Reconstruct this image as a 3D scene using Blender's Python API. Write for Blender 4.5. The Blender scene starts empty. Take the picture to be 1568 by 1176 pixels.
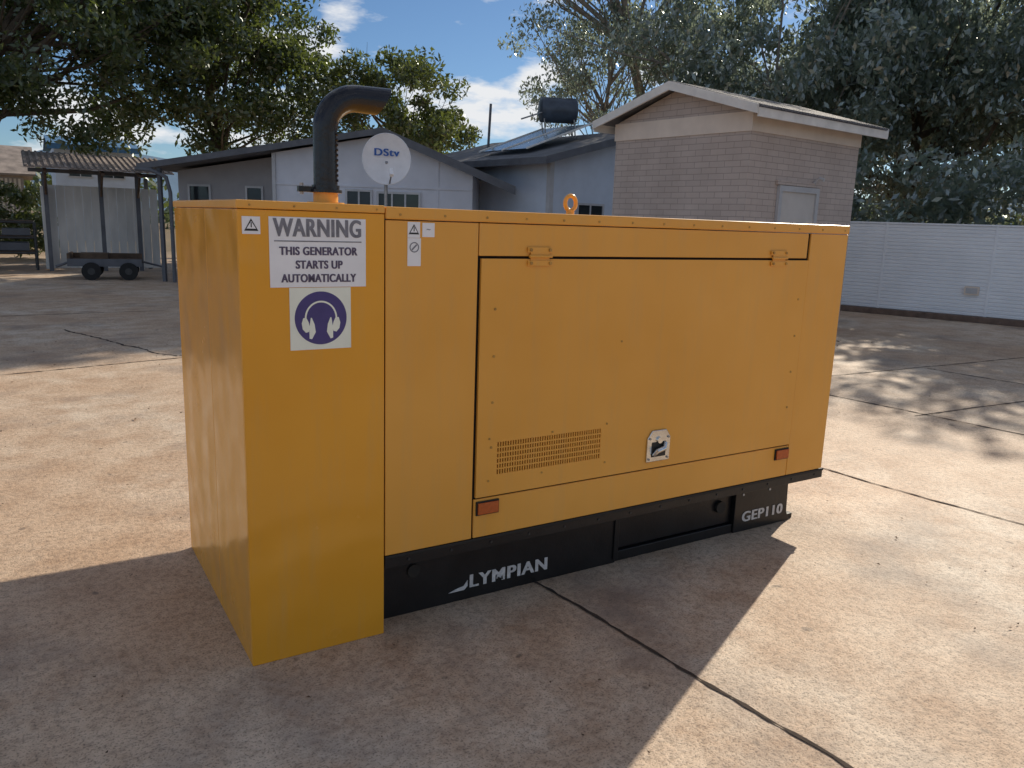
import bpy, math, random
import numpy as np
from mathutils import Vector, Matrix
random.seed(7); rng=np.random.default_rng(7)
scene=bpy.context.scene
scene.view_settings.view_transform='Standard'; scene.view_settings.look='None'; scene.view_settings.exposure=0

# ------------------------------------------------------------ materials
def newmat(name):
    m=bpy.data.materials.new(name); m.use_nodes=True
    nt=m.node_tree; return m,nt,nt.nodes,nt.links,nt.nodes["Principled BSDF"]
def coords(nt,scale=(1,1,1)):
    tc=nt.nodes.new("ShaderNodeTexCoord"); mp=nt.nodes.new("ShaderNodeMapping")
    mp.inputs['Scale'].default_value=scale
    nt.links.new(tc.outputs['Object'],mp.inputs['Vector']); return mp.outputs['Vector']
def noise(nt,vec,scale,detail=3,rough=.6):
    n=nt.nodes.new("ShaderNodeTexNoise"); n.inputs['Scale'].default_value=scale
    n.inputs['Detail'].default_value=detail; n.inputs['Roughness'].default_value=rough
    if vec is not None: nt.links.new(vec,n.inputs['Vector'])
    return n.outputs['Fac']
def ramp(nt,fac,stops):
    r=nt.nodes.new("ShaderNodeValToRGB"); e=r.color_ramp.elements
    while len(e)<len(stops): e.new(0.5)
    for i,(p,c) in enumerate(stops):
        e[i].position=p; e[i].color=(*c,1) if len(c)==3 else c
    nt.links.new(fac,r.inputs['Fac']); return r.outputs['Color']
def mixc(nt,fac,a,b,mode='MIX'):
    x=nt.nodes.new("ShaderNodeMix"); x.data_type='RGBA'; x.blend_type=mode
    for inp,v in ((x.inputs[0],fac),(x.inputs[6],a),(x.inputs[7],b)):
        if hasattr(v,'is_linked') or hasattr(v,'links'): nt.links.new(v,inp)
        elif isinstance(v,(int,float)): inp.default_value=v
        else: inp.default_value=(*v,1)
    return x.outputs[2]
def bump(nt,b,h,strength,dist=.01):
    n=nt.nodes.new("ShaderNodeBump"); n.inputs['Strength'].default_value=strength; n.inputs['Distance'].default_value=dist
    nt.links.new(h,n.inputs['Height']); nt.links.new(n.outputs[0],b.inputs['Normal'])
def mat(name,col,rough=.6,var=.15,scale=4,metal=0,bmp=0,bscale=40,stretch=(1,1,1)):
    m,nt,N,L,b=newmat(name)
    v=coords(nt,stretch); f=noise(nt,v,scale)
    lo=tuple(c*(1-var) for c in col); hi=tuple(min(1,c*(1+var)) for c in col)
    L.new(ramp(nt,f,[(.3,lo),(.7,hi)]),b.inputs['Base Color'])
    b.inputs['Roughness'].default_value=rough; b.inputs['Metallic'].default_value=metal
    if bmp: bump(nt,b,noise(nt,v,bscale,2),bmp)
    return m

def m_paint(name,c0,c1,r0,r1,bs):
    m,nt,N,L,b=newmat(name)
    v=coords(nt); big=noise(nt,v,1.3,3)
    c=ramp(nt,big,[(.3,c0),(.7,c1)])
    vs=coords(nt,(6,6,.6)); st=noise(nt,vs,2.2,4,.7)
    fac=ramp(nt,st,[(.5,(0,0,0)),(.85,(.28,.28,.28))])
    c=mixc(nt,fac,c,(.58,.38,.17))
    L.new(c,b.inputs['Base Color'])
    L.new(ramp(nt,noise(nt,v,5,3),[(.3,(r0,)*3),(.7,(r1,)*3)]),b.inputs['Roughness'])
    h=noise(nt,v,3.2,1); bump(nt,b,h,bs,.05)
    return m
def m_ground():
    m,nt,N,L,b=newmat("concrete_ground")
    v=coords(nt)
    a=noise(nt,v,.38,4,.66); bb=noise(nt,v,2.6,5,.72); c3=noise(nt,v,30,3,.75); c4=noise(nt,v,120,1,.6)
    c=ramp(nt,a,[(.34,(.54,.365,.235)),(.5,(.64,.49,.355)),(.66,(.70,.60,.48))])
    c=mixc(nt,ramp(nt,bb,[(.40,(0,0,0)),(.70,(.9,.9,.9))]),c,(.43,.28,.175))
    c=mixc(nt,.55,c,ramp(nt,c3,[(.34,(.40,.385,.37)),(.56,(1,1,1))]),'MULTIPLY')
    c=mixc(nt,.5,c,ramp(nt,c4,[(.32,(.15,.15,.15)),(.44,(1,1,1))]),'MULTIPLY')
    st=noise(nt,v,.9,5,.62)
    c=mixc(nt,ramp(nt,st,[(.53,(0,0,0)),(.72,(.65,.65,.65))]),c,(.17,.14,.125))
    sp=noise(nt,v,9,1,.5)
    c=mixc(nt,ramp(nt,sp,[(.74,(0,0,0)),(.78,(.6,.6,.6))]),c,(.09,.07,.055))
    g=N.new("ShaderNodeNewGeometry"); ln=N.new("ShaderNodeVectorMath"); ln.operation='LENGTH'
    L.new(g.outputs['Position'],ln.inputs[0])
    mr=N.new("ShaderNodeMapRange"); mr.inputs[1].default_value=26; mr.inputs[2].default_value=34
    L.new(ln.outputs['Value'],mr.inputs[0])
    far=ramp(nt,bb,[(.35,(.2,.11,.06)),(.65,(.14,.13,.05))])
    c=mixc(nt,mr.outputs[0],c,far)
    L.new(c,b.inputs['Base Color']); b.inputs['Roughness'].default_value=.72
    bump(nt,b,c3,.6,.012)
    return m
def m_brick():
    m,nt,N,L,b=newmat("painted_block")
    tc=N.new("ShaderNodeTexCoord"); sp=N.new("ShaderNodeSeparateXYZ"); L.new(tc.outputs['Object'],sp.inputs[0])
    ad=N.new("ShaderNodeMath"); ad.operation='ADD'; L.new(sp.outputs[0],ad.inputs[0]); L.new(sp.outputs[1],ad.inputs[1])
    cb=N.new("ShaderNodeCombineXYZ"); L.new(ad.outputs[0],cb.inputs[0]); L.new(sp.outputs[2],cb.inputs[1])
    br=N.new("ShaderNodeTexBrick"); L.new(cb.outputs[0],br.inputs['Vector'])
    br.inputs['Scale'].default_value=1; br.inputs['Brick Width'].default_value=.30; br.inputs['Row Height'].default_value=.095
    br.inputs['Mortar Size'].default_value=.006
    br.inputs['Color1'].default_value=(.60,.51,.455,1); br.inputs['Color2'].default_value=(.55,.465,.415,1); br.inputs['Mortar'].default_value=(.40,.335,.30,1)
    d=noise(nt,tc.outputs['Object'],1.5,5)
    c=mixc(nt,.6,br.outputs['Color'],ramp(nt,d,[(.3,(.72,.70,.68)),(.7,(1.,1,1))]),'MULTIPLY')
    L.new(c,b.inputs['Base Color']); b.inputs['Roughness'].default_value=.9
    bump(nt,b,br.outputs['Color'],.5,.01); return m
def m_leaf(name,dark,light,trans,tcol,gloss=.1,rough=.35):
    m=bpy.data.materials.new(name); m.use_nodes=True; nt=m.node_tree; N=nt.nodes; L=nt.links; N.clear()
    out=N.new("ShaderNodeOutputMaterial"); v=coords(nt); f=noise(nt,v,1.6,2,.8)
    c=ramp(nt,f,[(.35,dark),(.66,light)])
    d=N.new("ShaderNodeBsdfDiffuse"); L.new(c,d.inputs[0])
    t=N.new("ShaderNodeBsdfTranslucent"); t.inputs[0].default_value=(*tcol,1)
    g=N.new("ShaderNodeBsdfGlossy"); g.inputs['Roughness'].default_value=rough; g.inputs[0].default_value=(.8,.85,.85,1)
    mx=N.new("ShaderNodeMixShader"); mx.inputs[0].default_value=trans
    L.new(d.outputs[0],mx.inputs[1]); L.new(t.outputs[0],mx.inputs[2])
    m2=N.new("ShaderNodeMixShader"); m2.inputs[0].default_value=gloss
    L.new(mx.outputs[0],m2.inputs[1]); L.new(g.outputs[0],m2.inputs[2]); L.new(m2.outputs[0],out.inputs[0])
    return m
M=dict(
 yellow=m_paint("yellow_paint",(.80,.37,.05),(.88,.43,.075),.28,.43,.12),
 yellowg=m_paint("yellow_paint_gloss",(.80,.35,.022),(.88,.40,.035),.15,.28,.45),
 ground=m_ground(), brick=m_brick(),
 black=mat("black_paint",(.010,.010,.011),.36,.4,6,bmp=.1),
 pipe=mat("black_pipe",(.010,.011,.017),.24,.3,8,bmp=.15,bscale=30),
 dark=mat("dark_void",(.006,.006,.006),.9,.2),
 rubber=mat("rubber_seal",(.02,.018,.015),.7,.2),
 chrome=mat("chrome",(.7,.7,.68),.22,.15,20,metal=1),
 steel=mat("galvanised_steel",(.35,.35,.35),.45,.2,12,metal=.8),
 dsteel=mat("dull_bolt",(.06,.06,.06),.5,.2,12,metal=.5),
 bolt=mat("painted_bolt",(.45,.24,.05),.45,.3,30),
 amber=mat("amber_reflector",(.50,.10,.015),.25,.15,60),
 white=mat("sign_white",(.88,.88,.90),.4,.04,8),
 cream=mat("sign_cream",(.88,.90,.78),.4,.05,8),
 purple=mat("sign_purple",(.065,.05,.20),.45,.1,8),
 grey=mat("sign_grey",(.20,.20,.23),.5,.25,25),
 ink=mat("sign_ink",(.10,.08,.14),.5,.25,40),
 inkb=mat("sign_black",(.02,.02,.02),.5,.2),
 lettering=mat("white_lettering",(.62,.60,.58),.5,.2,30),
 wall=mat("rendered_wall",(.64,.65,.70),.85,.08,1.5,bmp=.2),
 wall2=mat("pale_blue_wall",(.60,.66,.75),.85,.08,1.5,bmp=.2),
 wallshade=mat("wall_shade_tone",(.36,.35,.36),.85,.1,1.5),  # darker wall tone, with the shade of the recessed veranda painted in
 cream_render=mat("cream_render",(.78,.67,.57),.85,.08,2,bmp=.2),
 fascia=mat("fascia_white",(.78,.75,.70),.6,.12,3),
 fasciadark=mat("fascia_dark",(.11,.115,.13),.6,.2,3),
 roof=mat("sheet_roof",(.15,.15,.16),.75,.25,3),
 roofrust=mat("weathered_tin_roof",(.30,.25,.22),.7,.35,3),
 glass=mat("window_glass",(.02,.025,.03),.08,.2),
 frame=mat("window_frame",(.50,.50,.51),.5,.1),
 door=mat("door_grey",(.60,.56,.52),.6,.1,2),
 pwall=mat("precast_wall",(.85,.87,.90),.7,.05,1.2,bmp=.15),
 kerb=mat("kerb_brown",(.16,.11,.085),.9,.3,6,bmp=.4),
 panelw=mat("white_sheet",(.70,.69,.66),.7,.2,2,stretch=(1,1,.3)),
 wood=mat("weathered_wood",(.11,.07,.045),.85,.4,4,bmp=.3),
 tyre=mat("tyre",(.02,.02,.02),.9,.2),
 bark=mat("bark",(.09,.07,.05),.95,.4,5,bmp=.8,bscale=12),
 barkpale=mat("pale_bark",(.26,.23,.20),.9,.4,4,bmp=.5,bscale=10),
 dish=mat("dish_grey",(.78,.80,.84),.5,.08,4),
 blue=mat("lettering_blue",(.02,.10,.38),.5,.1),
 bluepaint=mat("blue_fascia",(.06,.17,.32),.7,.2),
 tank=mat("dark_tank",(.05,.065,.09),.4,.3,4),
 solar=mat("solar_glass",(.25,.30,.33),.15,.15,4),
 joint=mat("joint_filler",(.045,.03,.022),.95,.5,12,bmp=.5),
 litter=mat("dry_leaf",(.11,.06,.03),.8,.5,30),
 hill=mat("hill_haze",(.20,.30,.40),1,.1,.02),
 leafA=m_leaf("leaf_dark",(.030,.052,.020),(.075,.105,.035),.32,(.20,.26,.05)),
 leafB=m_leaf("leaf_hazed",(.075,.105,.09),(.12,.16,.135),.44,(.36,.44,.31),.20,.27),  # sun haze over the trees put into a paler blue-grey leaf colour
 leafC=m_leaf("leaf_hedge",(.04,.065,.02),(.10,.12,.035),.3,(.2,.25,.05)),
)
# ------------------------------------------------------------ mesh builder
class MB:
    def __init__(s): s.v=[];s.f=[];s.m=[];s.mats=[]
    def mi(s,m):
        if m not in s.mats: s.mats.append(m)
        return s.mats.index(m)
    def add(s,vs,fs,m):
        o=len(s.v); s.v+= [tuple(p) for p in vs]; k=s.mi(m)
        for f in fs: s.f.append([i+o for i in f]); s.m.append(k)
    def box(s,x0,x1,y0,y1,z0,z1,m):
        s.add([(x0,y0,z0),(x1,y0,z0),(x1,y1,z0),(x0,y1,z0),(x0,y0,z1),(x1,y0,z1),(x1,y1,z1),(x0,y1,z1)],
              [(0,3,2,1),(4,5,6,7),(0,1,5,4),(1,2,6,5),(2,3,7,6),(3,0,4,7)],m)
    def prism(s,poly,axis,a,b,m):
        def P(p,t): return (p[0],t,p[1]) if axis=='y' else ((t,p[0],p[1]) if axis=='x' else (p[0],p[1],t))
        n=len(poly); vs=[P(p,a) for p in poly]+[P(p,b) for p in poly]
        fs=[tuple(range(n)),tuple(range(2*n-1,n-1,-1))]+[(i,i+n,(i+1)%n+n,(i+1)%n) for i in range(n)]
        s.add(vs,fs,m)
    def tube(s,pts,rads,m,n=12,cap=True):
        pts=[Vector(p) for p in pts]; rings=[]
        for i,p in enumerate(pts):
            t=(pts[min(i+1,len(pts)-1)]-pts[max(i-1,0)]).normalized()
            if i==0:
                a=Vector((1,0,0)) if abs(t.x)<.8 else Vector((0,1,0))
                u=(a-t*a.dot(t)).normalized()
            else: u=(u-t*u.dot(t)).normalized()
            w=t.cross(u); r=rads[i] if hasattr(rads,'__len__') else rads
            rings.append([p+(u*math.cos(2*math.pi*k/n)+w*math.sin(2*math.pi*k/n))*r for k in range(n)])
        vs=[q for r in rings for q in r]; fs=[]
        for i in range(len(pts)-1):
            for k in range(n): fs.append((i*n+k,i*n+(k+1)%n,(i+1)*n+(k+1)%n,(i+1)*n+k))
        if cap: fs.append(tuple(range(n-1,-1,-1))); fs.append(tuple(range((len(pts)-1)*n,len(pts)*n)))
        s.add(vs,fs,m)
    def cyl(s,a,b,r,m,n=20): s.tube([a,b],r,m,n)
    def build(s,name,parent=None,bevel=0,smooth=False,loc=None):
        me=bpy.data.meshes.new(name); me.from_pydata(s.v,[],s.f)
        for m in s.mats: me.materials.append(m)
        me.polygons.foreach_set('material_index',s.m)
        me.update()
        import bmesh
        bm=bmesh.new(); bm.from_mesh(me); bmesh.ops.recalc_face_normals(bm,faces=bm.faces); bm.to_mesh(me); bm.free()
        o=bpy.data.objects.new(name,me); bpy.context.collection.objects.link(o)
        if parent: o.parent=parent
        if loc: o.location=loc
        if smooth:
            me.polygons.foreach_set('use_smooth',[True]*len(me.polygons))
            try: me.set_sharp_from_angle(angle=math.radians(40))
            except Exception: pass
        if bevel:
            b=o.modifiers.new("b",'BEVEL'); b.width=bevel; b.segments=2; b.limit_method='ANGLE'
        return o
def empty(name,loc=(0,0,0),rz=0):
    e=bpy.data.objects.new(name,None); bpy.context.collection.objects.link(e)
    e.location=loc; e.rotation_euler=(0,0,rz); return e
def text(name,body,size,loc,rot,m,parent,ext=.0006,align='CENTER',bold=0,sx=1,width=None,sp=1,heavy=0):
    c=bpy.data.curves.new(name,'FONT'); c.body=body; c.size=size; c.extrude=ext; c.offset=bold
    c.space_character=sp
    c.align_x=align; c.align_y='CENTER'; c.materials.append(m)
    o=bpy.data.objects.new(name,c); bpy.context.collection.objects.link(o)
    if width:
        bpy.context.view_layer.update(); sx=(width-2*heavy)/max(o.dimensions.x,1e-4)
    o.location=loc; o.rotation_euler=rot; o.scale=(sx,1,1); o.parent=parent
    if heavy:
        for i,dx in enumerate((-heavy,heavy)):
            k=o.copy(); k.name=name+"_stroke_%d"%(i+1); bpy.context.collection.objects.link(k)
            k.location=(loc[0]+dx,loc[1]-.00015*(i+1),loc[2])
    return o

# ------------------------------------------------------------ generator
W=1.28;H=1.75;XE=.54;L=3.30
G=empty("diesel_generator")
Y=M['yellow']; YG=M['yellowg']
b=MB(); b.box(.012,XE-.012,.012,W-.012,.0,H-.012,M['dark']); b.build("attenuator_core",G)
b=MB()
b.box(0,XE-.002,0,.012,0,1.722,YG)
b.box(0,.012,.0125,.555,0,1.722,YG)
b.box(0,.012,.5575,W-.0125,0,1.722,YG)
b.box(0,XE-.002,W-.012,W,0,1.722,YG)
b.box(XE-.014,XE-.002,.0125,W-.0125,0,1.722,YG)
b.build("attenuator_panels",G,bevel=.003)
b=MB(); b.box(-.005,XE-.001,-.005,W+.005,1.724,H+.003,Y); b.build("attenuator_cap",G,bevel=.005)
b=MB(); b.box(XE+.004,L-.014,.013,W-.15,.345,1.70,M['dark']); b.build("canopy_core",G)
b=MB()
def pan(x0,x1,z0,z1,y0=0): b.box(x0,x1,y0,y0+.012,z0,z1,Y)
pan(XE+.003,.945,.345,1.700)
pan(.9495,2.968,1.569,1.700)
pan(.9535,2.985,.345,.522)
pan(2.9885,L,.345,1.700)
b.box(L-.012,L,.0125,W-.0125,.345,1.70,Y)
for x0,x1,z0,z1 in((XE+.003,.95,.345,1.7),(2.99,L,.345,1.7),(.955,2.985,.345,.522)): b.box(x0,x1,W-.012,W,z0,z1,Y)
b.build("canopy_panels",G,bevel=.003)
b=MB()
b.box(XE+.002,L+.004,-.005,W+.005,1.7035,H,Y); b.build("canopy_roof",G,bevel=.006)
b=MB()
dx0,dx1,dz0,dz1=.960,2.983,.530,1.558; vx0,vx1,vz0,vz1=1.06,1.63,.625,.77
yd=-.004
b.box(dx0,vx0,yd,.010,dz0,dz1,Y); b.box(vx1,dx1,yd,.010,dz0,dz1,Y)
b.box(vx0,vx1,yd,.010,dz0,vz0,Y); b.box(vx0,vx1,yd,.010,vz1,dz1,Y)
b.build("side_door",G)
b=MB()
n=44; pitch=(vx1-vx0)/n
for i in range(n+1):
    x=vx0+i*pitch; b.box(x-.003,x+.003,yd+.001,.006,vz0,vz1,Y)
for k in range(1,6):
    z=vz0+(vz1-vz0)*k/6; b.box(vx0,vx1,yd+.0005,.0055,z-.0032,z+.0032,Y)
b.build("vent_grille",G)
b=MB(); b.box(.965,2.98,W+.01,W+1.15,1.655,1.675,Y); b.box(.965,2.98,W+1.135,W+1.15,1.615,1.655,Y)
for x in(1.1,2.85): b.cyl((x,W-.02,1.2),(x,W+.6,1.65),.012,M['steel'],8)
b.build("rear_door_raised",G,bevel=.003)
b=MB(); b.box(1.2,2.6,W-.145,W-.03,.5,1.1,M['pipe']); b.box(1.4,2.4,W-.145,W-.05,1.1,1.35,M['steel'])
b.build("engine_block",G,bevel=.02)
b=MB()
for hx in(1.18,2.68):
    w=.125
    b.box(hx,hx+w,-.009,-.0045,1.585,1.607,Y); b.box(hx,hx+w,-.013,-.0085,1.53,1.552,Y)
    b.box(hx+.015,hx+w-.015,-.0085,-.0042,1.552,1.585,Y)
    b.cyl((hx+.005,-.013,1.569),(hx+w-.005,-.013,1.569),.006,Y,10)
    for x in(hx+.014,hx+w-.014):
        for z,yy in((1.596,-.009),(1.541,-.013)): b.cyl((x,yy-.006,z),(x,yy,z),.007,M['bolt'],8)
b.build("door_hinges",G,smooth=True)
b=MB()
def rv(x,z,y=-.005,r=.006): b.cyl((x,y-.003,z),(x,y+.002,z),r,M['bolt'],8)
for i in range(15): rv(.6+i*.19,1.722,-.005,.005)
for i in range(4): rv(.04+i*.155,1.737,-.005,.004)
for z in(.75,.95,1.15,1.35): rv(1.03,z,yd,.006); rv(2.93,z,yd,.006)
for x,z in((1.72,1.18),(1.02,.60),(1.02,.79),(1.66,.60),(1.66,.79),(1.3,.6),(1.35,.785)): rv(x,z,yd,.005)
b.build("rivets",G,smooth=True)
b=MB()
b.prism([(1.915,.565),(2.065,.565),(2.065,.685),(2.035,.725),(1.945,.725),(1.915,.685)],'y',-.014,-.0045,M['chrome'])
b.build("latch_plate",G,bevel=.003)
b=MB()
b.box(1.945,2.035,-.0165,-.0142,.59,.665,M['inkb'])
b.tube([(1.955,-.02,.60),(1.965,-.035,.625),(2.01,-.035,.635),(2.028,-.022,.66)],[.010,.013,.013,.009],M['chrome'],10)
b.cyl((1.99,-.024,.675),(1.99,-.014,.675),.016,M['chrome'],16)
for x in(1.93,2.05): b.cyl((x,-.019,.58),(x,-.014,.58),.006,M['steel'],8); b.cyl((x,-.019,.685),(x,-.014,.685),.006,M['steel'],8)
b.build("latch_handle",G,smooth=True)
for i,(x0,x1) in enumerate(((.963,1.078),(2.872,2.982))):
    b=MB(); b.box(x0,x1,-.008,0,.448,.512,M['rubber']); b.box(x0+.006,x1-.006,-.016,-.0082,.454,.506,M['amber']); b.build("side_reflector_%d"%(i+1),G,bevel=.002)
b=MB()
b.box(XE+.003,L+.02,.004,W-.004,.285,.340,M['black'])
b.box(XE+.003,L+.02,-.002,.003,.328,.3425,M['rubber'])
b.build("base_rail",G,bevel=.003)
b=MB()
b.box(XE+.003,1.86,.11,W-.11,0.0,.284,M['black'])
b.box(1.862,2.72,.14,W-.14,.06,.284,M['black'])
b.box(1.862,2.72,.12,W-.12,.0,.055,M['black'])
b.box(1.862,2.72,.12,.135,.23,.284,M['black'])
b.prism([(2.722,.0),(3.2,.0),(3.17,.06),(3.16,.284),(2.722,.284)],'y',.11,W-.11,M['black'])
b.box(3.12,3.25,.13,.2,0.0,.03,M['black'])
b.box(1.84,1.87,.1,.109,.02,.27,M['black'])
b.build("skid_base",G,bevel=.003)
b=MB()
b.cyl((2.62,.12,.17),(2.62,.138,.17),.035,M['rubber'],20)
for x in(2.78,3.0): b.cyl((x,.106,.225),(x,.1095,.225),.007,M['lettering'],10)
for i in range(14): b.cyl((.65+i*.2,.0,.31),(.65+i*.2,.004,.31),.006,M['dsteel'],8)
b.cyl((.72,.10,.2),(.72,.109,.2),.03,M['rubber'],16)
b.build("skid_fittings",G,smooth=True)
RX=(math.pi/2,0,0)
text("maker_lettering","LYMPIAN",.088,(1.218,.108,.083),RX,M['lettering'],G,bold=.001,width=.43,sp=1.12,heavy=.003)
b=MB(); b.prism([(.895,.050),(.975,.050),(.992,.066),(.992,.094),(.972,.070),(.930,.062)],'y',.107,.1095,M['lettering']); b.build("maker_emblem",G)
text("model_lettering","GEP110",.085,(2.955,.108,.085),RX,M['lettering'],G,bold=.001,width=.345,sp=1.08,heavy=.003)
def plate(name,x0,x1,z0,z1,m,y0=-.0028,y1=-.0006):
    b=MB(); b.box(x0,x1,y0,y1,z0,z1,m); return b.build(name,G)
plate("warning_sign",.105,.462,1.452,1.700,M['white'])
text("warning_heading","WARNING",.088,(.2835,-.0035,1.660),RX,M['grey'],G,bold=.0012,width=.325,sp=1.08,heavy=.002)
b=MB(); b.box(.122,.445,-.0037,-.0029,1.614,1.618,M['grey']); b.build("warning_rule",G)
for i,(t,s) in enumerate((("THIS GENERATOR",.290),("STARTS UP",.175),("AUTOMATICALLY",.280))):
    text("warning_line_%d"%(i+1),t,.041,(.2835,-.0035,1.580-.0485*i),RX,M['ink'],G,bold=.0005,width=s,sp=1.08,heavy=.0013)
plate("ear_protection_sign",.172,.402,1.222,1.4500,M['cream'])
b=MB(); b.cyl((.287,-.0036,1.338),(.287,-.0028,1.338),.098,M['purple'],64)
arc=[(.287+.058*math.cos(a),-.0040,1.338+.058*math.sin(a)*1.05) for a in np.linspace(-.1,math.pi+.1,26)]
def flat(pts,w,m):
    vs=[];fs=[]
    for i,p in enumerate(pts):
        q=pts[min(i+1,len(pts)-1)];o=pts[max(i-1,0)]
        dx,dz=q[0]-o[0],q[2]-o[2];l=math.hypot(dx,dz); nx,nz=-dz/l,dx/l
        ww=w[i] if hasattr(w,'__len__') else w
        vs+= [(p[0]+nx*ww,p[1],p[2]+nz*ww),(p[0]-nx*ww,p[1],p[2]-nz*ww)]
    for i in range(len(pts)-1): fs.append((2*i,2*i+1,2*i+3,2*i+2))
    b.add(vs,fs,m)
flat(arc,.0032,M['cream'])
for sgn in(-1,1):
    flat([(.287+sgn*x,-.0042,z) for x,z in((.061,1.340),(.060,1.322),(.056,1.302),(.052,1.287))],[.006,.013,.014,.006],M['cream'])
    flat([(.287+sgn*x,-.0041,z) for x,z in((.037,1.340),(.034,1.315),(.033,1.288),(.040,1.262))],[.002,.009,.012,.005],M['cream'])
b.build("ear_protection_symbol",G)
def tri(name,cx,cz,s,y=-.0036):
    b=MB(); b.prism([(cx-s,cz-s*.8),(cx+s,cz-s*.8),(cx,cz+s*.95)],'y',y,y+.0006,M['inkb'])
    s2=s*.68; b.prism([(cx-s2,cz-s2*.72),(cx+s2,cz-s2*.72),(cx,cz+s2*.85)],'y',y-.0006,y-.0001,M['white'])
    b.box(cx-.0018,cx+.0018,y-.0012,y-.0007,cz-s*.3,cz+s*.4,M['inkb']); b.build(name,G)
plate("hazard_label_1",.014,.076,1.638,1.698,M['white']); tri("hazard_triangle_1",.045,1.668,.024)
plate("hazard_label_2",.632,.684,1.636,1.696,M['white']); tri("hazard_triangle_2",.658,1.667,.022)
plate("hazard_label_3",.694,.746,1.640,1.694,M['white'])
plate("hazard_label_4",.632,.688,1.528,1.635,M['white'])
b=MB()
ring=[(.66+.018*math.cos(a),-.0036,1.60+.018*math.sin(a)) for a in np.linspace(0,2*math.pi,25)]
flat(ring,.002,M['grey']); flat([(.65,-.0037,1.59),(.67,-.0037,1.61)],.003,M['grey']); b.build("label_print",G)
text("label_slash","~",.03,(.72,-.0036,1.67),RX,M['grey'],G)
# exhaust
ex,ey=.446,.40
b=MB(); b.cyl((ex,ey,H),(ex,ey,1.80),.05,Y,28); b.cyl((ex,ey,1.753),(ex,ey,1.762),.075,Y,28); b.build("exhaust_collar",G,smooth=True)
b=MB()
b.cyl((ex,ey,1.80),(ex,ey,1.812),.066,M['pipe'],28)
b.cyl((ex,ey,1.812),(ex,ey,1.83),.056,M['pipe'],28)
b.box(ex-.115,ex-.04,ey-.012,ey+.012,1.80,1.822,M['pipe']); b.cyl((ex-.1,ey,1.79),(ex-.1,ey,1.835),.008,M['steel'],8)
pts=[(ex,ey,1.82),(ex,ey,1.9),(ex,ey,1.98),(ex,ey,2.04)]; R=.135; cz=2.045
for a in np.linspace(math.pi,math.pi/2,14)[1:]:
    pts.append((ex+R+R*math.cos(a),ey,cz+R*math.sin(a)))
pts.append((ex+.25,ey,cz+R))
b2=MB(); rr=[.048]*4+[.050+.004*i/13 for i in range(13)]+[.056]
n=32
b2.tube(pts,rr,M['pipe'],n,cap=False)
v=b2.v; lo=len(v)-n
for i in range(lo,len(v)):
    x,y,z=v[i]; v[i]=(x+(z-(cz+R))*.55,y,z)
k=len(v); inner=[(p[0]-.004,(p[1]-ey)*.9+ey,(p[2]-cz-R)*.9+cz+R) for p in v[lo:]]
inner2=[(p[0]-.13,p[1],p[2]) for p in inner]
b2.v+=inner+inner2
for i in range(n):
    j=(i+1)%n
    b2.f+= [[lo+i,lo+j,k+j,k+i],[k+i,k+j,k+n+j,k+n+i]]; b2.m+=[0,0]
b2.f.append([k+n+i for i in range(n)]); b2.m.append(0)
b2.build("exhaust_pipe",G,smooth=True)
for i in range(10): b.cyl((ex+.036,ey-.028,1.85+i*.02),(ex+.043,ey-.032,1.85+i*.02),.006,M['pipe'],6)
b.build("exhaust_clamp",G,smooth=True)
b=MB(); lx,ly=1.85,.64
b.tube([(lx+.034*math.cos(a)*1.0,ly,1.815+.038*math.sin(a)) for a in np.linspace(0,2*math.pi,28)],.011,Y,10,cap=False)
b.cyl((lx,ly,1.748),(lx,ly,1.78),.022,Y,16); b.cyl((lx,ly,1.748),(lx,ly,1.756),.05,Y,20)
b.cyl((2.4,ly,1.75),(2.4,ly,1.757),.03,M['bolt'],16)
b.build("lifting_eye",G,smooth=True)

# ------------------------------------------------------------ ground
b=MB(); b.add([(-1500,-1500,0),(1500,-1500,0),(1500,1500,0),(-1500,1500,0)],[(0,1,2,3)],M['ground']); b.build("ground")
b=MB()
def crack(p,q,w,seed,m=M['joint'],wob=.008):
    r=random.Random(seed); p=Vector(p);q=Vector(q); n=max(8,int((q-p).length/.05)); d=(q-p).normalized(); nn=Vector((-d.y,d.x))
    off=0; vs=[];fs=[]
    for i in range(n+1):
        off+=r.uniform(-wob,wob)*.4; off*=.93
        c=p.lerp(q,i/n)+nn*off; ww=w*r.uniform(.35,1.5)
        vs+= [(c.x+nn.x*ww,c.y+nn.y*ww,.004),(c.x-nn.x*ww,c.y-nn.y*ww,.004)]
    for i in range(n): fs.append((2*i,2*i+1,2*i+3,2*i+2))
    b.add(vs,fs,m)
crack((1.29,1.0),(1.66,-2.9),.008,1,wob=.014)
crack((3.98,3.0),(4.75,-2.9),.009,2,wob=.014)
crack((6.55,3.2),(7.5,-5),.011,3)
crack((6.61,1.43),(14,1.0),.011,4)
crack((6.55,3.2),(14,2.9),.010,14)
crack((-6,5.4),(1.2,7.1),.012,5); crack((-.2,9.9),(.7,7.4),.014,6,wob=.05); crack((.9,7.2),(1.25,6.2),.011,11,wob=.05); crack((.7,7.4),(.9,7.2),.011,12,wob=.05)
crack((-6,11.3),(1.4,11.9),.014,15)
crack((9.4,3),(10.2,-5),.011,8); crack((4.2,-2.9),(12,-3.3),.008,9)
b.build("expansion_joints")
b=MB(); r=random.Random(4)
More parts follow.
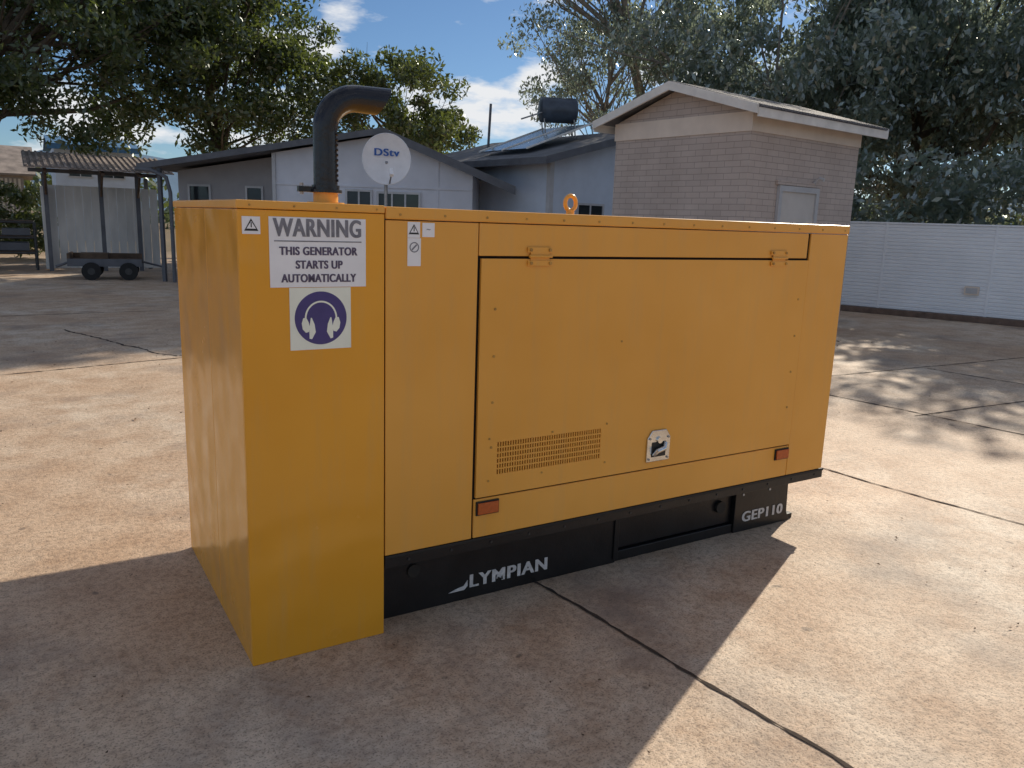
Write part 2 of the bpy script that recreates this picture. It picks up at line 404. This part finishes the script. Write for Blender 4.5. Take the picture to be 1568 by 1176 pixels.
for i in range(1300):
    x=r.uniform(-3,11); y=r.uniform(-2.6,9)
    if 0-.1<x<3.4 and -.05<y<1.5: continue
    s=r.uniform(.003,.011)*(1.7 if y>4 else 1)*(1.6 if r.random()<.10 else 1); a=r.uniform(0,6.28); c,sn=math.cos(a),math.sin(a)
    P=[(-s,0),(-s*.2,-s*.5),(s,0),(s*.1,s*.55)]
    b.add([(x+px*c-py*sn,y+px*sn+py*c,.006+r.uniform(0,s*.6)) for px,py in P],[(0,1,2,3)],M['litter'])
b.build("leaf_litter")

def window(b,x0,x1,y,z0,z1,mull=1):
    b.box(x0,x1,y-.02,y-.004,z0,z1,M['glass'])
    t=.05
    b.box(x0-t,x1+t,y-.05,y-.003,z1,z1+t,M['frame']); b.box(x0-t,x1+t,y-.06,y-.003,z0-t,z0,M['frame'])
    b.box(x0-t,x0,y-.05,y-.003,z0,z1,M['frame']); b.box(x1,x1+t,y-.05,y-.003,z0,z1,M['frame'])
    for i in range(1,mull+1):
        x=x0+(x1-x0)*i/(mull+1); b.box(x-.02,x+.02,y-.04,y-.0205,z0,z1,M['frame'])
def slab(b,p0,p1,y0,y1,t,m):
    (x0,z0),(x1,z1)=p0,p1
    b.prism([(x0,z0),(x1,z1),(x1,z1+t),(x0,z0+t)],'y',y0,y1,m)
E=empty("house",(2.3,18.0,0),math.atan2(-.558,.83))
b=MB()
b.prism([(2.7,0),(7.42,0),(7.42,2.72),(5.35,3.58),(2.7,3.11)],'y',.2,7,M['wall'])
b.prism([(0,0),(2.69,0),(2.69,3.11),(0,2.66)],'y',1.0,7,M['wallshade'])
for x in(4.1,6.6): b.box(x-.02,x+.02,.18,.199,0,3.1,M['wall'])
b.box(2.7,7.42,.175,.199,2.38,2.42,M['wall'])
b.box(2.66,2.74,.15,.1985,0,3.1,M['frame'])
b.build("walls",E)
b=MB(); slab(b,(-.45,2.66),(5.35,3.64),-.1,7.3,.06,M['roof']); slab(b,(5.352,3.64),(8.4,2.44),-.1,7.3,.06,M['roof']); b.build("roof",E)
b=MB(); slab(b,(-.46,2.60),(5.35,3.58),-.14,-.102,.14,M['fasciadark']); slab(b,(5.352,3.53),(8.45,2.31),-.14,-.102,.19,M['fasciadark']); b.build("bargeboards",E)
b=MB(); window(b,4.45,5.0,.2,1.1,2.28); window(b,5.2,6.15,.2,1.1,2.25,2); window(b,.3,.78,1.0,1.2,2.3,0); window(b,1.75,2.1,1.0,1.2,2.3,0); b.build("windows",E)
b=MB()
b.tube([(-.5,-.1,2.62),(-.1,-.15,2.6),(.25,-.15,2.45),(.33,-.15,2.1),(.33,-.15,0)],.045,M['fasciadark'],10)
b.box(-.02,.06,-.05,.05,0,2.66,M['fasciadark'])
b.build("downpipe",E,smooth=True)
E=empty("house",(10.0,12.9,0),math.radians(6.4))
b=MB()
b.prism([(0,0),(6,0),(6,3.2),(3,4.0),(0,3.2)],'y',0,6,M['wall2'])
b.box(-.02,.10,-.02,.0,0,3.2,M['frame']); b.box(-.021,-.001,.0,.1,0,3.2,M['frame'])
b.build("walls",E)
b=MB(); slab(b,(-.5,3.10),(3,4.03),-.45,6.4,.06,M['roof']); slab(b,(3.002,4.03),(6.5,3.1),-.45,6.4,.06,M['roof']);b.build("roof",E)
b=MB(); slab(b,(-.52,3.0),(3,3.93),-.49,-.452,.17,M['fasciadark']); slab(b,(3.002,3.93),(6.52,3.0),-.49,-.452,.17,M['fasciadark'])
b.box(-.56,-.502,-.49,6.4,3.0,3.14,M['fasciadark']); b.build("bargeboards",E)
b=MB(); window(b,.9,1.7,0,1.2,2.15,1); window(b,2.6,3.6,0,1.2,2.1,1); b.build("windows",E)
b=MB()
b.add([(.1,1.0,3.45),(.1,3.0,3.45),(2.2,3.0,4.22),(2.2,1.0,4.22)],[(0,1,2,3)],M['solar'])
b.add([(.1,1.0,3.43),(.1,3.0,3.43),(2.2,3.0,4.20),(2.2,1.0,4.20)],[(0,1,2,3)],M['steel'])
for y in(1.0,1.98,2.96): b.prism([(.08,3.43),(2.22,4.21),(2.22,4.25),(.08,3.47)],'y',y,y+.04,M['fascia'])
b.build("solar_collector",E)
b=MB()
c=Vector((2.05,2.2,4.62)); d=Vector((.86,-.5,0)).normalized()
b.tube([c-d*.5,c-d*.46,c+d*.46,c+d*.5],[.24,.32,.32,.24],M['tank'],28)
for s in(-.4,.4):
    for k in(-.2,.2):
        p=c+d*s+Vector((d.y,-d.x,0))*k; b.cyl(tuple(p+Vector((0,0,-.2))),(p.x+.1,p.y,3.75),.018,M['steel'],8)
b.cyl((.9,2.3,4.3),(1.6,2.2,4.55),.02,M['steel'],8)
b.tube([(2.6,1.9,4.5),(2.85,1.75,4.3),(2.9,1.7,4.0)],.02,M['steel'],8)
b.build("water_heater_tank",E,smooth=True)
b=MB(); b.cyl((1.1,4.0,3.5),(1.16,4.0,4.85),.035,M['fasciadark'],10); b.build("vent_pipe",E)
# brick utility building
E=empty("brick_utility_building",(8.98,5.99,0),math.radians(6.38))
wx,wy=3.12,2.88
b=MB(); b.box(0,wx,0,wy,0,3.18,M['brick']); b.build("walls",E)
b=MB(); b.box(-.02,wx+.02,-.02,wy+.02,3.181,3.47,M['cream_render']); b.build("ring_beam",E)
b=MB()
ze=3.47; zr=3.97; b.prism([(-.0,3.471),(wy,3.471),(wy/2,zr-.02)],'x',0,wx,M['brick']); b.build("gable_walls",E)
b=MB()
for sgn in(0,1):
    y0=-.28 if sgn==0 else wy+.28
    b.prism([(y0,ze),(wy/2,zr),(wy/2,zr+.03),(y0,ze+.03)],'x',-.28,wx+.35,M['roof'])
b.build("roof",E)
b=MB()
for y0 in(-.30,wy+.30):
    b.prism([(y0,ze-.09),(wy/2,zr-.09),(wy/2,zr+.045),(y0,ze+.045)],'x',-.32,-.282,M['fascia'])
    b.prism([(y0,ze-.09),(wy/2,zr-.09),(wy/2,zr+.045),(y0,ze+.045)],'x',wx+.352,wx+.385,M['fascia'])
b.box(-.28,wx+.35,-.315,-.283,ze-.13,ze,M['fascia']); b.box(-.28,wx+.35,wy+.283,wy+.315,ze-.13,ze,M['fascia'])
b.build("bargeboards",E)
b=MB()
for i in range(46): 
    x=-.27+i*.08; b.prism([(-.36,ze+.005),(wy/2,zr+.032),(wy/2,zr+.058),(-.36,ze+.034)],'x',x,x+.04,M['roof'])
b.build("corrugated_sheets",E)
b=MB(); b.box(.88,1.86,-.03,-.003,0,2.33,M['door']); 
for x0,x1,z0,z1 in((.80,.88,0,2.42),(1.86,1.94,0,2.42),(.88,1.86,2.33,2.42)): b.box(x0,x1,-.06,-.004,z0,z1,M['frame'])
b.cyl((1.75,-.07,1.05),(1.75,-.03,1.05),.03,M['steel'],12); b.box(.74,2.0,-.05,-.004,2.43,2.5,M['brick']); b.build("door",E)
b=MB(); b.tube([(1.8,-.03,2.5),(1.8,-.12,2.58),(1.8,-.2,2.55)],.03,M['frame'],10); b.build("wall_lamp",E)
# precast boundary wall
E=empty("boundary_wall",(15.07,8.43,0),math.atan2(-.933,.359))
b=MB(); prof=[(0,.12)]
nr=24; hh=(1.93-.12)/nr
for i in range(nr):
    z=.12+i*hh; prof+=[(-.018,z+.010),(-.018,z+hh-.018),(0,z+hh-.006)]
prof+=[(0,1.93),(.12,1.93),(.12,.12)]
x0,x1=-7.5,16
b.prism([(y,z) for y,z in prof],'x',x0,x1,M['pwall']); b.build("wall_panels",E)
b=MB(); b.box(x0,x1,-.035,.15,1.932,1.965,M['pwall'])
for i in range(12): b.box(x0+i*2.05,x0+i*2.05+.05,-.026,-.0182,.12,1.93,M['pwall'])
b.build("coping",E,bevel=.003)
b=MB(); b.box(x0,x1,-.16,.14,0,.119,M['kerb']); b.build("kerb",E,bevel=.01)
b=MB(); b.box(2.35,2.62,-.075,-.022,.55,.72,M['cream_render']); b.box(2.38,2.59,-.08,-.0755,.58,.69,M['frame']); b.build("socket_box",E)
# satellite dish
E=empty("satellite_dish",(4.75,10.07,0),-math.radians(20))
b=MB(); b.cyl((0,.25,0),(0,.25,2.55),.03,M['steel'],12); b.cyl((0,.25,2.5),(0,.05,2.62),.025,M['steel'],10); b.build("mast",E,smooth=True)
b=MB(); vs=[(0,.06,2.665)];fs=[]; nR,nA=8,48; rad=.415
for i in range(1,nR+1):
    for k in range(nA):
        a=2*math.pi*k/nA; rr=rad*i/nR; vs.append((rr*.97*math.cos(a),.06-.07*(i/nR)**2,2.665+rr*math.sin(a)))
for k in range(nA): fs.append((0,1+k,1+(k+1)%nA))
for i in range(nR-1):
    for k in range(nA): fs.append((1+i*nA+k,1+i*nA+(k+1)%nA,1+(i+1)*nA+(k+1)%nA,1+(i+1)*nA+k))
b.add(vs,fs,M['dish'])
b.tube([(rad*.97*math.cos(a),-.01,2.665+rad*math.sin(a)) for a in np.linspace(0,2*math.pi,49)],.008,M['dish'],6,cap=False)
o=b.build("reflector",E,smooth=True)
b=MB(); b.cyl((0.05,0,2.27),(.06,-.42,2.40),.014,M['steel'],8); b.cyl((.06,-.44,2.38),(.06,-.36,2.48),.035,M['white'],12); b.build("receiver_arm",E,smooth=True)
text("dish_lettering","DStv",.17,(-.0,.02,2.77),(math.pi/2-.12,0,0),M['blue'],E,ext=.002,bold=.001,width=.42,sp=1.12,heavy=.006)
# carport at far left: open front, solid corrugated roof
E=empty("carport",(0,0,0))
b=MB()
for x in(.06,1.35,2.25): b.box(x-.05,x+.05,21.6,21.7,0,2.55,M['fasciadark'])
for x in(.06,2.6): b.box(x-.05,x+.05,22.6,22.7,0,2.55,M['fasciadark'])
b.box(-.3,2.9,21.6,21.7,2.551,2.65,M['fasciadark'])
b.build("posts",E)
b=MB()
for i in range(13):
    x=.1+i*.21; b.box(x,x+.2,22.2+.01*(i%2),22.23+.01*(i%2),.05,2.25,M['panelw'])
b.box(-.05,.05,21.8,22.2,.05,2.2,M['panelw'])
b.build("back_panels",E)
b=MB()
b.prism([(20.6,2.62),(23.4,3.12),(23.4,3.15),(20.6,2.65)],'x',-.4,3.05,M['roofrust'])
for i in range(24):
    x=-.38+i*.145; b.prism([(20.56,2.653),(23.42,3.153),(23.42,3.18),(20.56,2.68)],'x',x,x+.06,M['roofrust'])
for x in(.06,1.35,2.25): b.prism([(20.7,2.50),(23.1,2.93),(23.1,3.00),(20.7,2.57)],'x',x-.04,x+.04,M['wood']); b.tube([(x,21.59,2.0),(x,21.0,2.5)],.03,M['wood'],6)
b.build("roof",E)
E=empty("flatbed_trailer",(1.2,19.0,0),math.radians(-8))
b=MB(); b.box(-.85,.75,-.45,.45,.40,.48,M['wood']); b.box(-.85,.75,-.47,-.455,.32,.50,M['fasciadark'])
b.box(-.85,-.79,-.45,.45,.482,.62,M['wood']); b.box(-.84,.74,.40,.45,.482,.60,M['wood']); b.box(-.6,.0,-.2,.3,.482,.62,M['wood'])
b.tube([(.75,0,.42),(1.2,0,.30),(1.25,0,.02)],.025,M['fasciadark'],8)
b.tube([(-.85,-.3,.40),(-1.1,-.3,.3)],.03,M['fasciadark'],8); b.build("deck",E)
b=MB()
for x in(-.35,.45):
    for y in(-.56,.46): b.cyl((x,y,.21),(x,y+.1,.21),.21,M['tyre'],20); b.cyl((x,y-.006,.21),(x,y+.106,.21),.08,M['dsteel'],14)
    b.cyl((x,-.5,.21),(x,.5,.21),.025,M['dsteel'],8)
b.build("wheels",E,smooth=True)
E=empty("metal_rack",(-1.0,22.0,0))
b=MB()
for x in(-1.5,-.2,.75):
    for y in(0,.9): b.cyl((x,y,0),(x,y,1.25),.035,M['dsteel'],8)
for z in(.45,.85,1.25):
    for y in(0,.9): b.cyl((-1.5,y,z),(.75,y,z),.03,M['dsteel'],8)
    for k in range(5): b.box(-1.5,.75,.05+k*.17,.15+k*.17,z+.03,z+.05,M['wood'])
b.build("frame",E)
b=MB()
for x0,x1,z0,h in((-1.3,-.5,.505,.28),(-.1,.6,.505,.22),(-1.2,-.2,.905,.25),(.0,.65,.905,.18)): b.box(x0,x1,.1,.8,z0,z0+h,M['fasciadark'])
b.build("stored_crates",E,bevel=.02)
E=empty("tin_shed",(-6.5,33,0))
b=MB(); b.box(0,6.2,0,5,0,2.7,M['wallshade'])
for i in range(44): b.box(i*.14,i*.14+.08,-.03,-.002,.0,2.65,M['panelw'])
b.build("walls",E)
b=MB(); b.prism([(-.6,2.75),(2.5,3.9),(5.6,2.75),(5.6,2.82),(2.5,3.98),(-.6,2.82)],'x',-.3,6.6,M['roofrust']); b.build("roof",E)
E=empty("blue_roofed_house",(1.2,44,0))
b=MB(); b.box(0,3.6,0,5,0,4.6,M['wall2']); window(b,.6,1.6,0,3.2,4.1,1); window(b,2.1,3.1,0,3.2,4.1,1); b.build("walls",E)
b=MB(); b.prism([(-.5,4.62),(2.5,5.2),(5.5,4.62),(5.5,4.7),(2.5,5.3),(-.5,4.7)],'x',-.3,3.9,M['bluepaint']); b.box(-.3,3.9,-.55,-.502,4.45,4.72,M['bluepaint']); b.build("roof",E)

# ------------------------------------------------------------ hills
b=MB(); vs=[];fs=[]
nn=160
for i in range(nn+1):
    a=-math.pi*.75+i/nn*math.pi*1.5; D=1300
    h=38+22*math.sin(a*5+1)+14*math.sin(a*13)+8*math.sin(a*31)+18*math.exp(-((a-.12)/.25)**2)
    vs+=[(D*math.sin(a),D*math.cos(a),-2),((D+150)*math.sin(a),(D+150)*math.cos(a),max(15,h))]
for i in range(nn): fs.append((2*i,2*i+2,2*i+3,2*i+1))
b.add(vs,fs,M['hill']); b.build("hills",smooth=True)

# ------------------------------------------------------------ foliage
def leafmesh(name,centres,radii,per,size,m,parent,seed,droop=.3,asp=.42):
    r=np.random.default_rng(seed)
    C=np.repeat(np.array(centres),per,axis=0); R=np.repeat(np.array(radii),per)
    n=len(C)
    d=r.normal(size=(n,3)); d/=np.linalg.norm(d,axis=1)[:,None]
    rad=R*(r.random(n)**.45)
    P=C+d*rad[:,None]*np.array([1,1,.75])
    a=r.normal(size=(n,3)); a[:,2]-=droop*1.5; a/=np.linalg.norm(a,axis=1)[:,None]
    t=r.normal(size=(n,3)); t-=a*(a*t).sum(1)[:,None]; t/=np.linalg.norm(t,axis=1)[:,None]
    s=size*r.uniform(.6,1.4,n)[:,None]
    V=np.stack([P-a*s*.5,P+t*s*asp*.5,P+a*s*.5,P-t*s*asp*.5],1).reshape(-1,3)
    me=bpy.data.meshes.new(name); me.vertices.add(4*n); me.vertices.foreach_set('co',V.ravel().astype(np.float32))
    me.loops.add(4*n); me.loops.foreach_set('vertex_index',np.arange(4*n,dtype=np.int32))
    me.polygons.add(n); me.polygons.foreach_set('loop_start',np.arange(0,4*n,4,dtype=np.int32))
    try: me.polygons.foreach_set('loop_total',np.full(n,4,dtype=np.int32))
    except Exception: pass
    me.update(calc_edges=True); me.materials.append(m)
    o=bpy.data.objects.new(name,me); bpy.context.collection.objects.link(o); o.parent=parent; return o
def tree(name,base,ells,nclump,per,size,m,bark,seed,trunk_r=.25,fork=.35,rc=(.5,1.0),droop=.3,shell=.5,ltwig=3,dens=None,limbs=40):
    r=np.random.default_rng(seed); E=empty(name,(base[0],base[1],0))
    cs=[];rs=[]
    vol=np.array([e[3]*e[4]*e[5] for e in ells])*(np.array(dens) if dens else 1); pr=vol/vol.sum()
    for i in range(nclump):
        e=ells[r.choice(len(ells),p=pr)]
        d=r.normal(size=3); d/=np.linalg.norm(d); q=shell+(1-shell)*r.random()**.6
        q*=(1+.12*math.sin(7*d[0]+seed)+.12*math.sin(6*d[2]+2*d[1]))
        cs.append([e[0]-base[0]+d[0]*e[3]*q,e[1]-base[1]+d[1]*e[4]*q,e[2]+d[2]*e[5]*q]); rs.append(r.uniform(*rc))
    leafmesh("foliage",cs,rs,per,size,m,E,seed,droop)
    b=MB()
    top=np.array([np.mean([e[0] for e in ells])-base[0],np.mean([e[1] for e in ells])-base[1],np.mean([e[2] for e in ells])])
    pts=[];n=9
    for i in range(n):
        t=i/(n-1); p=top*t*np.array([t,t,1])+r.normal(size=3)*.06*(i>0)*top[2]/8; pts.append(p)
    b.tube([tuple(p) for p in pts],[trunk_r*(1.25 if i==0 else 1-.75*i/(n-1)) for i in range(n)],bark,10)
    order=r.permutation(nclump)[:min(nclump,limbs)]
    for j,k in enumerate(order):
        c=np.array(cs[k]); tz=fork+(.97-fork)*min(1,max(0,(c[2]/max(top[2],1)-.3)))*r.uniform(.6,1)
        i=min(n-2,int(tz*(n-1))); s=pts[i]; 
        mid=s*.45+c*.55+np.array([0,0,-.12*np.linalg.norm(c-s)])+r.normal(size=3)*.25
        q=[s,s*.7+mid*.3+r.normal(size=3)*.08,mid,mid*.45+c*.55+r.normal(size=3)*.12,c]
        r0=trunk_r*(.42 if j<10 else .2); b.tube([tuple(p) for p in q],[r0,r0*.75,r0*.5,r0*.32,r0*.12],bark,6)
        for w in range(ltwig):
            e2=c+r.normal(size=3)*rs[k]*.8; b.tube([tuple(mid*.4+c*.6),tuple((mid+c+e2)/3+r.normal(size=3)*.05),tuple(e2)],[r0*.25,r0*.16,r0*.05],bark,4,cap=False)
    b.build("trunk_and_limbs",E,smooth=True); return E
tree("shade_tree",(-2.6,25.5),[(-1.0,25.0,7.2,5.0,4.0,3.3),(2.6,26.5,9.0,4.2,3.6,3.6)],180,240,.21,M['leafA'],M['bark'],11,.36,rc=(.6,1.15))
tree("shade_tree",(6.0,29.0),[(5.5,28.5,7.6,4.2,3.5,3.6),(8.2,28.6,6.0,2.6,2.5,2.3),(3.2,29,10,4,3,3)],180,240,.22,M['leafA'],M['bark'],12,.34,rc=(.6,1.1))
tree("leafy_tree",(12.6,27.3),[(12.0,27.0,5.6,2.9,2.6,2.1),(13.8,27.2,5.0,1.9,1.9,1.6)],75,230,.21,M['leafC'],M['bark'],13,.2,rc=(.45,.85))
tree("gum_tree",(17.8,21.0),[(18.0,21.3,7.6,3.3,3.3,3.6)],70,180,.16,M['leafB'],M['barkpale'],14,.18,rc=(.5,.95),droop=.9,shell=.25,limbs=50)
tree("gum_tree",(20.0,20.5),[(17.6,21.2,12.9,5.0,4.6,2.4),(18.2,19.9,12.4,3.6,2.9,2.2),(14.2,25.2,13.8,4.4,3.8,2.4)],250,120,.33,M['leafB'],M['barkpale'],19,.28,rc=(.6,1.1),droop=.9,shell=.2,dens=(1.2,1.4,1),limbs=26)
tree("gum_tree",(20.5,16.0),[(20.5,15.6,6.8,5.0,4.6,4.6)],170,230,.21,M['leafB'],M['barkpale'],15,.3,rc=(.6,1.1),droop=.8,shell=.3)
tree("gum_tree",(24.5,13.2),[(24.5,13.2,6.4,4.8,4.6,5.2)],170,220,.22,M['leafB'],M['bark'],16,.3,rc=(.6,1.15),droop=.8,shell=.3)
tree("gum_tree",(29.0,16.5),[(28.5,17.0,9.0,4.8,4.2,4.4)],110,160,.30,M['leafB'],M['bark'],20,.3,rc=(.7,1.25),droop=.8,shell=.3)
tree("gum_tree",(26.5,9.0),[(26.5,9.0,6.6,5.2,4.6,5.4)],180,220,.22,M['leafB'],M['bark'],17,.3,rc=(.6,1.15),droop=.8,shell=.3)
tree("gum_tree",(27.5,3.0),[(27.5,3.0,6.0,5.0,4.6,5.4)],110,200,.24,M['leafB'],M['bark'],18,.3,rc=(.6,1.15),droop=.8,shell=.3)
E=empty("shrubbery"); r=np.random.default_rng(5); cs=[];rs=[]
for i in range(150):
    t=r.uniform(-6,13); off=r.uniform(1.6,4.5); z=r.uniform(.4,3.6)
    cs.append((15.07+.359*t+.933*off,8.43-.933*t+.359*off,z)); rs.append(r.uniform(.6,1.1))
leafmesh("foliage",cs,rs,180,.22,M['leafB'],E,21)
E=empty("hedge"); cs=[];rs=[]
for i in range(80):
    cs.append((r.uniform(-7,.3),r.uniform(27,28.4),r.uniform(.2,2.3))); rs.append(r.uniform(.35,.6))
leafmesh("foliage",cs,rs,120,.18,M['leafC'],E,22)
E=empty("distant_trees"); cs=[];rs=[]
for i in range(220):
    a=r.uniform(-.5,1.5); D=r.uniform(75,95); cs.append((D*math.sin(a),D*math.cos(a),r.uniform(0,4.2+1.5*math.sin(a*9)))); rs.append(r.uniform(1.5,2.8))
leafmesh("foliage",cs,rs,60,.9,M['leafC'],E,23)

# ------------------------------------------------------------ camera
q=[-0.6436,-2.8493,1.7114,0.5563,-0.2025,0.0344]
yaw,p,rl=q[3:]
f=Vector((math.sin(yaw)*math.cos(p),math.cos(yaw)*math.cos(p),math.sin(p)))
ri=Vector((math.cos(yaw),-math.sin(yaw),0)); up=ri.cross(f)
r2=ri*math.cos(rl)+up*math.sin(rl); u2=-ri*math.sin(rl)+up*math.cos(rl)
cam=bpy.data.cameras.new("camera"); cam.lens=27.85; cam.sensor_width=36; cam.clip_end=5000; cam.clip_start=.05
co=bpy.data.objects.new("camera",cam); bpy.context.collection.objects.link(co)
co.matrix_world=Matrix(((r2.x,u2.x,-f.x,q[0]),(r2.y,u2.y,-f.y,q[1]),(r2.z,u2.z,-f.z,q[2]),(0,0,0,1)))
scene.camera=co
# ------------------------------------------------------------ light
el=math.radians(31); az=math.atan2(.9,.436)
sd=Vector((math.sin(az)*math.cos(el),math.cos(az)*math.cos(el),math.sin(el)))
s=bpy.data.lights.new("sun",'SUN'); s.energy=5; s.angle=math.radians(.5); s.color=(1,.89,.73)
so=bpy.data.objects.new("sun",s); bpy.context.collection.objects.link(so); so.rotation_euler=sd.to_track_quat('Z','Y').to_euler(); so.location=(20,10,20)
w=bpy.data.worlds.new("World"); scene.world=w; w.use_nodes=True; nt=w.node_tree
bg=nt.nodes["Background"]; sky=nt.nodes.new("ShaderNodeTexSky"); sky.sky_type='NISHITA'; sky.sun_disc=False
sky.sun_elevation=el; sky.sun_rotation=az; sky.altitude=1200; sky.dust_density=.6; sky.air_density=1.0; sky.ozone_density=2.0
tc=nt.nodes.new("ShaderNodeTexCoord"); mp=nt.nodes.new("ShaderNodeMapping"); mp.inputs['Scale'].default_value=(1,1,2.8); mp.inputs['Location'].default_value=(.35,.1,.0)
nt.links.new(tc.outputs['Generated'],mp.inputs['Vector'])
nz=noise(nt,mp.outputs['Vector'],5.5,6,.56)
cl=ramp(nt,nz,[(.505,(0,0,0)),(.60,(1,1,1))])
skt=mixc(nt,1.0,sky.outputs[0],(1.0,1.24,1.46),'MULTIPLY')
c=mixc(nt,cl,skt,(14.5,14.8,15.2))
nt.links.new(c,bg.inputs['Color']); bg.inputs['Strength'].default_value=.057
